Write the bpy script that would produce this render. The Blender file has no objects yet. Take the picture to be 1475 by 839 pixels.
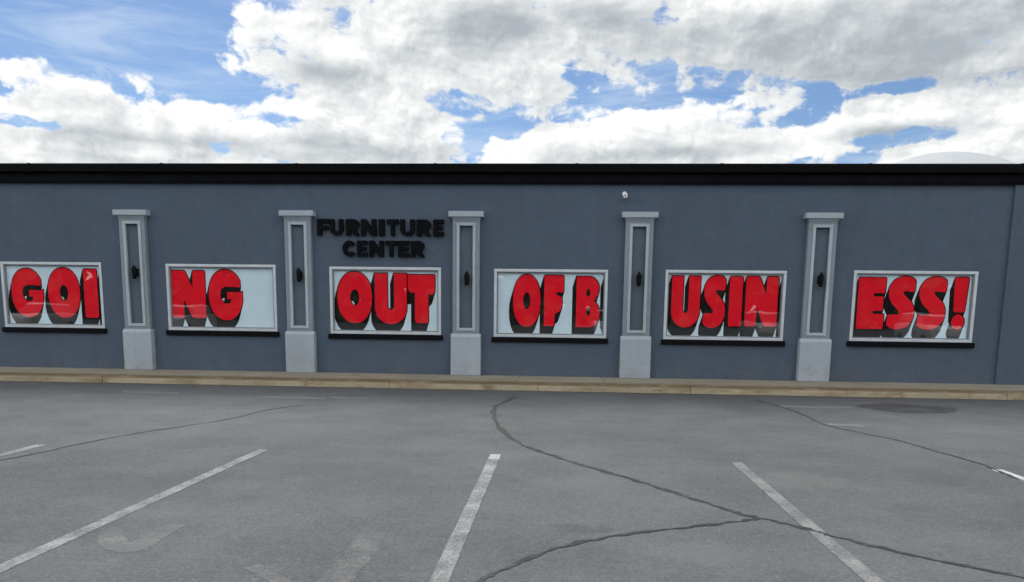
import bpy, bmesh, math, random
from mathutils import Vector, Matrix
from mathutils.geometry import delaunay_2d_cdt, tessellate_polygon, convex_hull_2d

random.seed(7)
PI = math.pi
SC = bpy.context.scene
COL = SC.collection

# ------------------------------------------------------------------ surveyed camera
F, CY, PITCH, YAW, ROLL, D = 1100.96, 608.47, 0.14480, -0.06278, 0.012479, 17.172
EYE = Vector((0, 0, 1.6))
def ray(x, y):
    px, py = x - 737.5, y - CY
    c, s = math.cos(ROLL), math.sin(ROLL)
    a, b = c*px + s*py, -s*px + c*py
    xr, u, d = a/F, -b/F, 1.0
    c, s = math.cos(PITCH), math.sin(PITCH)
    yf = c*d + s*u; z = -s*d + c*u
    c, s = math.cos(YAW), math.sin(YAW)
    return Vector((c*xr + s*yf, -s*xr + c*yf, z))
def onwall(x, y, Y=D):
    v = ray(x, y); return EYE + v*(Y/v.y)
def onground(x, y, z=0.0):
    v = ray(x, y); return EYE + v*((z-1.6)/v.z)

cam = bpy.data.objects.new('camera', bpy.data.cameras.new('camera'))
COL.objects.link(cam); SC.camera = cam
cam.data.sensor_fit = 'HORIZONTAL'; cam.data.sensor_width = 36
cam.data.lens = 36*F/1475; cam.data.shift_y = (CY-419.5)/1475
cam.data.clip_start = .05; cam.data.clip_end = 3000
cp, sp, cy_, sy_ = math.cos(PITCH), math.sin(PITCH), math.cos(YAW), math.sin(YAW)
r0 = Vector((cy_, -sy_, 0)); f0 = Vector((sy_*cp, cy_*cp, -sp)); u0 = Vector((sy_*sp, cy_*sp, cp))
cr, sr = math.cos(ROLL), math.sin(ROLL)
R_ = r0*cr + u0*sr; U_ = u0*cr - r0*sr
cam.matrix_world = Matrix(((R_.x, U_.x, -f0.x, 0), (R_.y, U_.y, -f0.y, 0), (R_.z, U_.z, -f0.z, 1.6), (0, 0, 0, 1)))

# ------------------------------------------------------------------ object helpers
def tag(o, label=None, cat=None, group=None, kind=None):
    if label: o['label'] = label
    if cat: o['category'] = cat
    if group: o['group'] = group
    if kind: o['kind'] = kind
    return o
def empty(name, loc, label=None, cat=None, group=None):
    o = bpy.data.objects.new(name, None); COL.objects.link(o)
    o.location = loc; o.empty_display_size = .2
    return tag(o, label, cat, group)
def parent(o, p):
    o.parent = p
def worldloc(o):
    v = Vector((0, 0, 0))
    while o is not None:
        v = v + o.location; o = o.parent
    return v
class MB:
    """collects shapes in world coordinates, links them as one mesh object"""
    def __init__(s): s.bm = bmesh.new()
    def box(s, x0, x1, y0, y1, z0, z1, bev=0.0):
        r = bmesh.ops.create_cube(s.bm, size=1)
        vs = r['verts']
        for v in vs:
            v.co = Vector(((x0+x1)/2 + v.co.x*(x1-x0), (y0+y1)/2 + v.co.y*(y1-y0), (z0+z1)/2 + v.co.z*(z1-z0)))
        if bev > 0:
            es = list({e for v in vs for e in v.link_edges})
            bmesh.ops.bevel(s.bm, geom=es, offset=bev, segments=2, affect='EDGES', profile=.6)
        return s
    def quad(s, *pts):
        vs = [s.bm.verts.new(p) for p in pts]; s.bm.faces.new(vs); return s
    def prof(s, pts, x0, x1):
        """extrude a (y,z) profile along x, capped"""
        a = [s.bm.verts.new((x0, y, z)) for y, z in pts]; b = [s.bm.verts.new((x1, y, z)) for y, z in pts]
        n = len(pts)
        for i in range(n):
            j = (i+1) % n; s.bm.faces.new((a[i], a[j], b[j], b[i]))
        s.bm.faces.new(a[::-1]); s.bm.faces.new(b); return s
    def lathe(s, pts, c, axis='Z', n=28):
        """(r, h) profile spun about an axis through c"""
        rings = []
        for r, h in pts:
            ring = []
            for k in range(n):
                t = 2*PI*k/n; a, b = r*math.cos(t), r*math.sin(t)
                p = (a, b, h) if axis == 'Z' else ((a, h, b) if axis == 'Y' else (h, a, b))
                ring.append(s.bm.verts.new(Vector(c)+Vector(p)))
            rings.append(ring)
        for i in range(len(rings)-1):
            for k in range(n):
                l = (k+1) % n
                s.bm.faces.new((rings[i][k], rings[i][l], rings[i+1][l], rings[i+1][k]))
        s.bm.faces.new(rings[0][::-1]); s.bm.faces.new(rings[-1]); return s
    def build(s, name, mat, par=None, smooth=False):
        bmesh.ops.recalc_face_normals(s.bm, faces=s.bm.faces[:])
        me = bpy.data.meshes.new(name)
        off = worldloc(par) if par is not None else Vector((0, 0, 0))
        # origin at the middle of the base
        xs = [v.co.x for v in s.bm.verts]; ys = [v.co.y for v in s.bm.verts]; zs = [v.co.z for v in s.bm.verts]
        o0 = Vector(((min(xs)+max(xs))/2, (min(ys)+max(ys))/2, min(zs)))
        for v in s.bm.verts: v.co -= o0
        s.bm.to_mesh(me); s.bm.free()
        me.materials.append(mat)
        if smooth:
            for p in me.polygons: p.use_smooth = True
            try: me.set_sharp_from_angle(angle=math.radians(35))
            except Exception: pass
        o = bpy.data.objects.new(name, me); COL.objects.link(o)
        o.location = o0 - off
        if par is not None: o.parent = par
        return o

# ------------------------------------------------------------------ material helpers
class NT:
    def __init__(s, name):
        s.mat = bpy.data.materials.new(name); s.mat.use_nodes = True
        s.nt = s.mat.node_tree; s.nt.nodes.clear()
        s.out = s.nt.nodes.new('ShaderNodeOutputMaterial')
        s.bsdf = s.nt.nodes.new('ShaderNodeBsdfPrincipled')
        s.nt.links.new(s.bsdf.outputs[0], s.out.inputs[0])
        g = s.nt.nodes.new('ShaderNodeNewGeometry'); s.P = g.outputs['Position']
    def n(s, t, **k):
        nd = s.nt.nodes.new(t)
        for a, b in k.items(): setattr(nd, a, b)
        return nd
    def put(s, sock, v):
        if hasattr(v, 'links'): s.nt.links.new(v, sock)
        elif isinstance(v, (tuple, list)) and len(v) == 3 and sock.type == 'RGBA': sock.default_value = (*v, 1)
        else: sock.default_value = v
    def math(s, op, a, b=0.0, c=None, clamp=False):
        m = s.n('ShaderNodeMath', operation=op); m.use_clamp = clamp
        s.put(m.inputs[0], a); s.put(m.inputs[1], b)
        if c is not None: s.put(m.inputs[2], c)
        return m.outputs[0]
    def vmath(s, op, a, b):
        m = s.n('ShaderNodeVectorMath', operation=op); s.put(m.inputs[0], a); s.put(m.inputs[1], b); return m.outputs[0]
    def noise(s, scale, detail=4, rough=.55, vec=None, dist=0.0, col=False):
        m = s.n('ShaderNodeTexNoise'); s.put(m.inputs['Vector'], vec if vec is not None else s.P)
        m.inputs['Scale'].default_value = scale; m.inputs['Detail'].default_value = detail
        m.inputs['Roughness'].default_value = rough; m.inputs['Distortion'].default_value = dist
        return m.outputs['Color' if col else 'Fac']
    def voro(s, scale, vec=None, feature='F1', out='Distance', rnd=1.0):
        m = s.n('ShaderNodeTexVoronoi', feature=feature); s.put(m.inputs['Vector'], vec if vec is not None else s.P)
        m.inputs['Scale'].default_value = scale; m.inputs['Randomness'].default_value = rnd
        return m.outputs[out]
    def scale(s, v, sc): return s.vmath('MULTIPLY', v, sc)
    def step(s, v, a, b, lo=0.0, hi=1.0):
        m = s.n('ShaderNodeMapRange', interpolation_type='SMOOTHSTEP'); s.put(m.inputs[0], v)
        for i, q in enumerate((a, b, lo, hi)): s.put(m.inputs[i+1], q)
        return m.outputs[0]
    def mix(s, f, a, b, blend='MIX'):
        m = s.n('ShaderNodeMix', data_type='RGBA', blend_type=blend)
        s.put(m.inputs[0], f); s.put(m.inputs[6], a); s.put(m.inputs[7], b); return m.outputs[2]
    def mul(s, c, f):  # colour times float
        m = s.n('ShaderNodeMix', data_type='RGBA', blend_type='MULTIPLY'); m.inputs[0].default_value = 1
        s.put(m.inputs[6], c)
        cc = s.n('ShaderNodeCombineColor')
        for i in range(3): s.put(cc.inputs[i], f)
        s.nt.links.new(cc.outputs[0], m.inputs[7]); return m.outputs[2]
    def sep(s, v=None):
        m = s.n('ShaderNodeSeparateXYZ'); s.put(m.inputs[0], v if v is not None else s.P); return m.outputs
    def fin(s, col, rough=.7, bump=None, bstr=.3, bdist=.01, metal=0.0, spec=.5, coat=0.0):
        b = s.bsdf; s.put(b.inputs['Base Color'], col); s.put(b.inputs['Roughness'], rough)
        b.inputs['Metallic'].default_value = metal
        b.inputs['Specular IOR Level'].default_value = spec
        b.inputs['Coat Weight'].default_value = coat
        if bump is not None:
            m = s.n('ShaderNodeBump'); m.inputs['Strength'].default_value = bstr; m.inputs['Distance'].default_value = bdist
            s.put(m.inputs['Height'], bump); s.nt.links.new(m.outputs[0], b.inputs['Normal'])
        return s.mat

# ---- stucco paint
def m_stucco(name, c, amt=1.0, grime=True):
    m = NT(name)
    big = m.noise(.55, 4, .6)
    blotch = m.noise(2.6, 5, .65)
    streak = m.noise(1.0, 5, .6, m.scale(m.P, (5.5, 5.5, .35)))
    roller = m.noise(1.0, 4, .6, m.scale(m.P, (1.2, 1, 9.0)))
    k = m.math('ADD', m.step(big, .3, .7, .955, 1.04), m.step(streak, .3, .75, -.022*amt, .022*amt))
    k = m.math('ADD', k, m.step(blotch, .3, .7, -.035*amt, .035*amt))
    k = m.math('ADD', k, m.step(roller, .3, .7, -.02*amt, .02*amt))
    col = m.mul(c, k)
    if grime:  # splash dirt just above the pavement, rain runs under the fascia
        z = m.sep()[2]
        low = m.math('MULTIPLY', m.step(z, .16, .75, 1, 0), m.step(m.noise(3.0, 6, .7), .4, .72))
        col = m.mix(m.math('MULTIPLY', low, .35), col, (.15, .135, .115))
        runs = m.math('MULTIPLY', m.step(m.noise(1.0, 3, .6, m.scale(m.P, (9, 9, .12))), .58, .74), m.step(m.noise(1.3, 3), .42, .62))
        col = m.mix(m.math('MULTIPLY', runs, .16), col, (.05, .055, .065))
    fine = m.noise(95, 5, .65); coarse = m.noise(26, 4, .6)
    col = m.mul(col, m.math('ADD', m.step(fine, .3, .7, .92, 1.08), m.step(coarse, .3, .7, -.04, .04)))
    h = m.math('ADD', m.math('MULTIPLY', fine, .5), m.math('MULTIPLY', coarse, .7))
    return m.fin(col, .82, h, .45, .012, spec=.3)
M = {}
M['wall'] = m_stucco('slate_blue_stucco', (.080, .105, .143))
M['panel'] = m_stucco('pilaster_panel_paint', (.100, .126, .158), grime=False)
M['trim'] = m_stucco('pale_grey_trim_paint', (.365, .405, .44), .6)
M['shaft'] = m_stucco('mid_grey_pilaster_paint', (.235, .268, .30), .6, grime=False)
M['mould'] = m_stucco('moulding_paint', (.40, .44, .475), .5, grime=False)

def m_plain(name, c, rough, metal=0, spec=.5, var=.08, bump=0, scale=6):
    m = NT(name)
    k = m.step(m.noise(scale, 5, .6), .3, .7, 1-var, 1+var)
    r = m.step(m.noise(scale*2.3, 4, .6), .3, .7, rough*.85, min(1, rough*1.15))
    return m.fin(m.mul(c, k), r, m.noise(scale*9, 4) if bump else None, bump, .004, metal, spec)
M['fascia'] = m_plain('black_fascia_metal', (.0035, .0035, .0045), .6, spec=.07, var=.25, bump=.05, scale=2.0)
M['coping'] = m_plain('black_coping_metal', (.002, .002, .0026), .5, spec=.06, var=.25, bump=.04, scale=1.6)
M['roof'] = m_plain('grey_roof_membrane', (.30, .30, .29), .85, bump=.2)
M['frame'] = m_plain('silver_window_frame', (.56, .59, .61), .42, metal=.2, var=.06, bump=.05, scale=5)
M['gasket'] = m_plain('grey_window_stop', (.22, .24, .26), .5, metal=.3, var=.08)
M['sill'] = m_plain('black_sill_paint', (.003, .003, .0045), .6, spec=.10, var=.2, bump=.15)
M['dark'] = m_plain('dark_interior', (.03, .03, .03), .9)
M['black'] = m_plain('black_letter_plastic', (.003, .003, .004), .6, spec=.08, var=.2)
M['lamp'] = m_plain('black_lamp_metal', (.004, .004, .0045), .5, spec=.12, var=.2, scale=20)
M['lens'] = m_plain('lamp_glass_disc', (.5, .5, .48), .25)
M['white'] = m_plain('white_plastic', (.78, .78, .77), .4, var=.04)
M['paper'] = m_plain('white_banner_paper', (.70, .84, .91), .6, var=.03, bump=.02, scale=1.5)
M['print_black'] = m_plain('black_banner_ink', (.008, .007, .007), .6, spec=.1, var=.3, scale=3)
M['print_red'] = m_plain('red_banner_ink', (.90, .005, .022), .6, spec=.15, var=.05, scale=2.5)

# ---- glass pane: thin sheet, see-through with fresnel mirror
def m_glass():
    m = NT('window_glass'); m.nt.nodes.remove(m.bsdf)
    tr = m.n('ShaderNodeBsdfTransparent'); tr.inputs[0].default_value = (.965, .98, .98, 1)
    gl = m.n('ShaderNodeBsdfGlossy'); gl.inputs['Roughness'].default_value = .012
    bp = m.n('ShaderNodeBump'); bp.inputs['Strength'].default_value = .06; bp.inputs['Distance'].default_value = .02
    m.put(bp.inputs['Height'], m.noise(1.3, 2, .5)); m.nt.links.new(bp.outputs[0], gl.inputs['Normal'])
    ge = m.n('ShaderNodeNewGeometry'); dt = m.n('ShaderNodeVectorMath', operation='DOT_PRODUCT')
    m.put(dt.inputs[0], ge.outputs['Incoming']); m.put(dt.inputs[1], ge.outputs['Normal'])
    f = m.math('POWER', m.math('SUBTRACT', 1.0, m.math('ABSOLUTE', dt.outputs['Value']), clamp=True), 5)
    f = m.math('MULTIPLY_ADD', f, .88, .115)      # both faces of the pane
    mx = m.n('ShaderNodeMixShader'); m.put(mx.inputs[0], f)
    m.nt.links.new(tr.outputs[0], mx.inputs[1]); m.nt.links.new(gl.outputs[0], mx.inputs[2])
    m.nt.links.new(mx.outputs[0], m.out.inputs[0]); return m.mat
M['glass'] = m_glass()

# ---- asphalt
KERB_Y = 15.42
def gxy(x, y):
    p = onground(x, y); return p.x, p.y
STAINS = [(*gxy(840, 763), .26, .14, .45, (.075, .075, .076)), (*gxy(560, 690), .55, .5, .25, (.085, .085, .087)), (*gxy(1155, 690), .5, .5, .35, (.20, .195, .18)),
          (*gxy(250, 700), .5, .8, .25, (.088, .088, .09)), (*gxy(1000, 800), .5, .25, .3, (.185, .18, .17)), (*gxy(900, 625), 1.2, .9, .22, (.09, .09, .092)), (*gxy(420, 620), 1.6, .8, .20, (.19, .19, .185))]
def asphalt_nodes(m):
    P = m.P
    big = m.noise(.22, 5, .6)
    mid = m.noise(1.1, 6, .65)
    fine = m.noise(38, 4, .7)
    grit = m.voro(85)
    gcol = m.sep(m.voro(85, out='Color'))[0]
    k = m.math('ADD', m.step(big, .3, .7, .85, 1.13), m.step(mid, .3, .7, -.11, .11))
    k = m.math('ADD', k, m.math('ADD', m.step(fine, .25, .75, -.18, .18), m.step(m.noise(13, 5, .7), .3, .7, -.09, .09)))
    k = m.math('ADD', k, m.step(gcol, 0, 1, -.09, .09))
    spk = m.math('MULTIPLY', m.step(gcol, .90, .97), m.step(grit, .6, .3))
    col = m.mul((.123, .131, .133), k)
    col = m.mix(m.math('MULTIPLY', spk, .32), col, (.40, .39, .37))
    # traffic lanes parallel to the shop front, polished paler
    yy = m.math('ADD', m.sep()[1], m.math('MULTIPLY', m.noise(.35, 3), 1.6))
    # oily drips in the parking bays
    oil = m.math('MULTIPLY', m.step(m.noise(.9, 5, .6, m.scale(P, (1, .8, 1)), .6), .63, .76), .32)
    col = m.mix(oil, col, (.075, .077, .08))
    # old drip stains and a paler scrubbed spot, each where it lies
    wp = m.vmath('ADD', P, m.vmath('MULTIPLY', m.vmath('SUBTRACT', m.noise(2.2, 5, .7, col=True), (.5, .5, .5)), (.9, .9, 0)))
    for (sx0, sy0, r1, r2, amt, tone) in STAINS:
        dd = m.vmath('MULTIPLY', m.vmath('SUBTRACT', wp, (sx0, sy0, 0)), (1/r1, 1/r2, 0))
        ln = m.n('ShaderNodeVectorMath', operation='LENGTH'); m.put(ln.inputs[0], dd)
        col = m.mix(m.step(ln.outputs['Value'], 1.1, .35, 0, amt), col, tone)
    # grime near the kerb, deepened to paint in the shop's soft shadow
    g = m.math('MULTIPLY', m.step(yy, 14.1, 16.6), m.step(m.noise(1.7, 6, .7, m.scale(P, (.5, 1.6, 1))), .30, .62, .45, 1))
    col = m.mix(m.math('MULTIPLY', g, .78), col, (.064, .061, .060))
    # silt line lying in the gutter against the kerb
    sl = m.math('MULTIPLY', m.step(m.math('ADD', m.sep()[1], m.math('MULTIPLY', m.noise(2.5, 4), .25)), KERB_Y-.16, KERB_Y+.08), .8)
    col = m.mix(sl, col, (.055, .048, .042))
    # sandy dust blown about
    dust = m.math('MULTIPLY', m.step(m.noise(.5, 6, .68, m.scale(P, (1, 1.3, 1))), .55, .75), .22)
    col = m.mix(dust, col, (.24, .225, .20))
    h = m.math('ADD', m.math('MULTIPLY', m.step(grit, 0, .6, 1, 0), .8), m.math('MULTIPLY', fine, .6))
    return col, h
def m_asphalt():
    m = NT('weathered_asphalt'); col, h = asphalt_nodes(m)
    return m.fin(col, .88, h, .55, .006, spec=.3)
M['asphalt'] = m_asphalt()

def m_paint(name, c, wear, ends=None, soft=.17):
    """road paint worn down to the asphalt where traffic and weather reached it"""
    m = NT(name); acol, h = asphalt_nodes(m)
    w = m.math('ADD', m.math('MULTIPLY', m.noise(42, 4, .75), .55), m.math('MULTIPLY', m.noise(3.2, 5, .65), .45))
    w = m.math('ADD', w, m.math('MULTIPLY', m.step(m.voro(85, out='Distance'), 0, .6), -.06))
    if ends is not None:   # fresh short repaint beyond y = ends
        fresh = m.step(m.sep()[1], ends-.05, ends+.03)
        w = m.math('ADD', w, m.math('MULTIPLY', fresh, .35))
    f = m.step(w, wear-soft, wear+soft)
    pc = m.mul(c, m.step(m.noise(9, 5, .6), .3, .7, .86, 1.08))
    return m.fin(m.mix(f, acol, pc), .8, h, .4, .005, spec=.3)
M['line_worn'] = m_paint('worn_white_line_paint', (.44, .44, .43), .48)
M['line_grey'] = m_paint('greyed_line_paint', (.38, .37, .355), .485)
M['line_mid'] = m_paint('line_paint_with_fresh_end', (.44, .44, .43), .48, 8.17)
M['line_fresh'] = m_paint('fresh_white_line_paint', (.60, .61, .60), .32)
M['ghost'] = m_paint('ghost_marking_paint', (.26, .245, .215), .52, None, .10)
M['ghost_pale'] = m_paint('faded_strip_paint', (.28, .265, .235), .50)

def m_tar():
    m = NT('crack_tar'); acol, h = asphalt_nodes(m)
    k = m.step(m.noise(7, 5, .65), .3, .7, .75, 1.3)
    f = m.step(m.math('ADD', m.math('MULTIPLY', m.noise(5, 5, .7), .6), m.math('MULTIPLY', m.noise(34, 4, .7), .4)), .36, .52, .35, 1)
    return m.fin(m.mix(f, acol, m.mul((.040, .038, .037), k)), .75, h, .4, .005, spec=.3)
M['tar'] = m_tar()

def m_patch():
    m = NT('damp_dark_patch'); acol, h = asphalt_nodes(m)
    return m.fin(m.mix(m.step(m.noise(3, 5, .6), .3, .62, .45, .85), acol, (.045, .044, .044)), .7, h, .4, .005, spec=.35)
M['patch'] = m_patch()

# ---- concrete
def m_conc(name, c, stain, dirtc, joints=None, edge=None):
    m = NT(name)
    k = m.math('ADD', m.step(m.noise(.8, 5, .6), .3, .7, .90, 1.08), m.step(m.noise(45, 4, .7), .25, .75, -.10, .10))
    col = m.mul(c, k)
    if edge:   # brown silt trodden along the kerb top
        yb = m.math('ADD', m.sep()[1], m.math('MULTIPLY', m.noise(3.0, 5, .7), .35))
        zz = m.step(m.sep()[2], .095, .135)
        e_ = m.math('MULTIPLY', m.math('MULTIPLY', m.step(yb, KERB_Y+.75, KERB_Y+.30), zz), m.step(m.noise(1.0, 6, .7, m.scale(m.P, (1.3, 4, 1))), .28, .55, .4, 1.0))
        col = m.mix(e_, col, edge)
    st = m.math('MULTIPLY', m.step(m.noise(1.0, 7, .72, m.scale(m.P, (1.6, 5, 6))), .42, .66), stain)
    col = m.mix(st, col, dirtc)
    spots = m.math('MULTIPLY', m.step(m.noise(1.6, 5, .7), .58, .70), .65)
    col = m.mix(spots, col, (.10, .08, .06))
    h = m.math('ADD', m.noise(55, 5, .7), 0.0)
    if joints:
        x = m.math('FRACT', m.math('DIVIDE', m.sep()[0], joints))
        j = m.math('LESS_THAN', m.math('ABSOLUTE', m.math('SUBTRACT', x, .5)), .006/joints)
        col = m.mix(j, col, (.07, .06, .05))
        h = m.math('SUBTRACT', h, j)
    return m.fin(col, .88, h, .35, .006, spec=.3)
M['walk'] = m_conc('sidewalk_concrete', (.295, .265, .20), .5, (.17, .135, .10), 1.83, (.13, .09, .045))
M['kerb'] = m_conc('kerb_concrete', (.41, .345, .235), .7, (.20, .14, .075), None, (.125, .085, .042))
M['silt'] = m_conc('kerb_silt', (.19, .135, .085), .8, (.09, .06, .035))

# ================================================================== SETTING
b = MB()
S = 420
b.quad((-S, -S, 0), (S, -S, 0), (S, S, 0), (-S, S, 0))
tag(b.build('parking_lot', M['asphalt']), kind='structure')

SW = .15
b = MB()
b.box(-34, 30, KERB_Y+.162, D+.35, -.05, SW)
tag(b.build('sidewalk', M['walk']), kind='structure')
b = MB()
x = -34.0
while x < 30:
    L = 3.05
    dz = random.uniform(-.006, .006); dy = random.uniform(-.007, .007)
    pts = [(KERB_Y-.012+dy, -.05), (KERB_Y+dy, SW-.035+dz), (KERB_Y+.012+dy, SW-.012+dz), (KERB_Y+.04+dy, SW+.004+dz),
           (KERB_Y+.155, SW+.004+dz), (KERB_Y+.155, -.05)]
    b.prof(pts, x+.005, x+L-.005); x += L
tag(b.build('kerb', M['kerb']), kind='structure')

# ================================================================== BUILDING
XL, XB, XR = -24.0, onwall(1437, 500).x, 17.0       # left end, corner of the projecting bay, right end
ZB, ZT = SW-.02, 4.62
bld = empty('store_building', ((XL+XR)/2, D, 0), 'long single storey slate blue shop with black roof edge and pale pilasters', 'building')

WIN = [ # left, right (top), left, right (bottom), top L, top R, bottom L, bottom R   (survey of the frames)
 (2, 146, 6, 151, 377, 378.5, 471.5, 473),
 (238, 395.7, 243.7, 401, 379, 383, 475.5, 478),
 (474.7, 635, 476, 635.5, 384, 386, 481, 482.5),
 (711.5, 876, 711.5, 873, 387.6, 389, 485.5, 487.5),
 (959, 1133.5, 955, 1127.4, 389, 390.5, 489, 491.5),
 (1229.7, 1408, 1223.6, 1401, 389.8, 391.5, 491.5, 494)]
wins = []
for w in WIN:
    tl, tr, bl, br = onwall(w[0], w[4]), onwall(w[1], w[5]), onwall(w[2], w[6]), onwall(w[3], w[7])
    wins.append(((tl.x+bl.x)/2, (tr.x+br.x)/2, (bl.z+br.z)/2, (tl.z+tr.z)/2))
IN = .012
b = MB()
edges = [XL]
for (x0, x1, z0, z1) in wins: edges += [x0+IN, x1-IN]
edges.append(XB)
T = .30
for i in range(len(edges)-1):
    x0, x1 = edges[i], edges[i+1]
    if i % 2 == 0:
        b.quad((x0, D, ZB), (x1, D, ZB), (x1, D, ZT), (x0, D, ZT))
    else:
        z0, z1 = wins[i//2][2]+IN, wins[i//2][3]-IN
        b.quad((x0, D, ZB), (x1, D, ZB), (x1, D, z0), (x0, D, z0))
        b.quad((x0, D, z1), (x1, D, z1), (x1, D, ZT), (x0, D, ZT))
        b.quad((x0, D, z0), (x0, D+T, z0), (x0, D+T, z1), (x0, D, z1))
        b.quad((x1, D, z0), (x1, D+T, z0), (x1, D+T, z1), (x1, D, z1))
        b.quad((x0, D, z0), (x1, D, z0), (x1, D+T, z0), (x0, D+T, z0))
        b.quad((x0, D, z1), (x1, D, z1), (x1, D+T, z1), (x0, D+T, z1))
        b.quad((x0, D+T, z0), (x1, D+T, z0), (x1, D+T, z1), (x0, D+T, z1))
DEPTH = 9.0
b.quad((XL, D, ZB), (XL, D+DEPTH, ZB), (XL, D+DEPTH, ZT), (XL, D, ZT))
b.quad((XL, D+DEPTH, ZB), (XR, D+DEPTH, ZB), (XR, D+DEPTH, ZT), (XL, D+DEPTH, ZT))
b.build('wall', M['wall'], bld)
PROJ = .06
b = MB()
b.box(XB, XR, D-PROJ, D+DEPTH-.01, ZB, ZT-.002, .012)
o = b.build('end_bay', M['wall'], bld); o['label'] = 'plain bay at the right end, standing slightly forward'

# roof edge: fascia board under a thicker coping, in lengths with lapped joints
zc0 = onwall(737, 264.5, D-.10).z; zt = onwall(737, 235.5, D-.20).z; zm = onwall(737, 249, D-.2).z
def edge(x0, x1, y, name_f, name_c, dz=0):
    f = MB(); c = MB()
    f.prof([(y, zc0), (y-.085, zc0), (y-.085, zc0+.03), (y-.10, zc0+.035), (y-.10, zm+.001), (y, zm+.001)], x0, x1)
    x = x0
    while x < x1-.01:
        L = min(3.05, x1-x); e = random.uniform(-.003, .003)
        c.prof([(y+.35, zm+.002), (y-.185+e, zm+.002), (y-.20+e, zm+.02), (y-.20+e, zt-.03+dz), (y-.185+e, zt+dz), (y-.15, zt+.004+dz), (y+.35, zt+.02+dz)], x+.002, x+L-.002)
        c.box(x-.03, x+.03, y-.2035, y-.17, zm+.004, zt+.005+dz)
        x += L
    f.build(name_f, M['fascia'], bld); c.build(name_c, M['coping'], bld)
edge(XL-.15, XR+.15, D, 'fascia', 'coping')
b = MB(); b.box(XL-.1, XR+.1, D+.36, D+DEPTH+.1, zt-.25, zt-.12)
b.build('roof', M['roof'], bld)

# windows: silver frame > stop, pane, sill
GY = D+.045
for (x0, x1, z0, z1) in wins:
    b = MB(); fw = .060; y0, y1 = D-.010, D+.075
    b.box(x0, x1, y0, y1, z1-fw, z1, .006); b.box(x0, x1, y0, y1, z0, z0+fw, .006)
    b.box(x0, x0+fw, y0, y1, z0+fw+.0005, z1-fw-.0005, .006); b.box(x1-fw, x1, y0, y1, z0+fw+.0005, z1-fw-.0005, .006)
    fr = b.build('window', M['frame'], bld)
    b = MB(); a0, a1, c0, c1, t = x0+fw+.001, x1-fw-.001, z0+fw+.001, z1-fw-.001, .024
    b.box(a0, a1, D+.022, GY+.03, c1-t, c1, .003); b.box(a0, a1, D+.022, GY+.03, c0, c0+t, .003)
    b.box(a0, a0+t, D+.022, GY+.03, c0+t, c1-t, .003); b.box(a1-t, a1, D+.022, GY+.03, c0+t, c1-t, .003)
    b.build('glazing_stop', M['gasket'], fr)
    b = MB(); b.quad((a0+.01, GY, c0+.01), (a1-.01, GY, c0+.01), (a1-.01, GY, c1-.01), (a0+.01, GY, c1-.01))
    b.build('pane', M['glass'], fr)
    b = MB(); b.box(x0-.045, x1+.045, D-.06, D+.01, z0-.112, z0-.004, .010)
    b.build('sill', M['sill'], fr)

# pilasters: shaft > plinth, capital, moulding, recessed panel
PX = [-9.70, -5.90, -2.13, 1.635, 5.50]
for cx in PX:
    zp, zk, zcap = 1.075, 3.60, 3.735
    b = MB(); hw = .298; yf = D-.115
    # shaft as a ring so that the panel is truly recessed
    pw, pz0, pz1 = .178, zp+.10, zk-.14
    b.box(cx-hw, cx-pw, yf, D+.01, zp, zk, .008); b.box(cx+pw, cx+hw, yf, D+.01, zp, zk, .008)
    b.box(cx-pw-.001, cx+pw+.001, yf+.001, D+.009, zp+.001, pz0); b.box(cx-pw-.001, cx+pw+.001, yf+.001, D+.009, pz1, zk-.001)
    sh = b.build('pilaster', M['shaft'], bld)
    b = MB(); b.box(cx-pw-.004, cx+pw+.004, D-.045, D+.005, pz0-.004, pz1+.004)
    b.build('panel', M['panel'], sh)
    b = MB(); mw = .062; q0, q1 = yf-.018, yf+.05
    b.box(cx-pw-.03, cx-pw+mw-.03, q0, q1, pz0-.03, pz1+.03, .008); b.box(cx+pw+.03-mw, cx+pw+.03, q0, q1, pz0-.03, pz1+.03, .008)
    b.box(cx-pw+mw-.0305, cx+pw-mw+.0305, q0+.001, q1, pz0-.03, pz0+mw-.03, .008); b.box(cx-pw+mw-.0305, cx+pw-mw+.0305, q0+.001, q1, pz1-mw+.03, pz1+.03, .008)
    b.build('moulding', M['mould'], sh)
    b = MB(); b.box(cx-.335, cx+.335, D-.165, D+.01, SW+.002, zp-.06, .012)
    b.prof([(D+.01, zp-.0605), (D-.162, zp-.0605), (D-.120, zp+.004), (D+.01, zp+.004)], cx-.332, cx+.332)
    b.build('plinth', M['trim'], sh)
    b = MB(); b.box(cx-.385, cx+.385, D-.19, D+.01, zk+.012, zcap-.004, .010)
    b.prof([(D+.01, zk-.035), (D-.122, zk-.035), (D-.135, zk-.01), (D-.15, zk+.0115), (D+.01, zk+.0115)], cx-.312, cx+.312)
    b.build('capital', M['trim'], sh)

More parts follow.
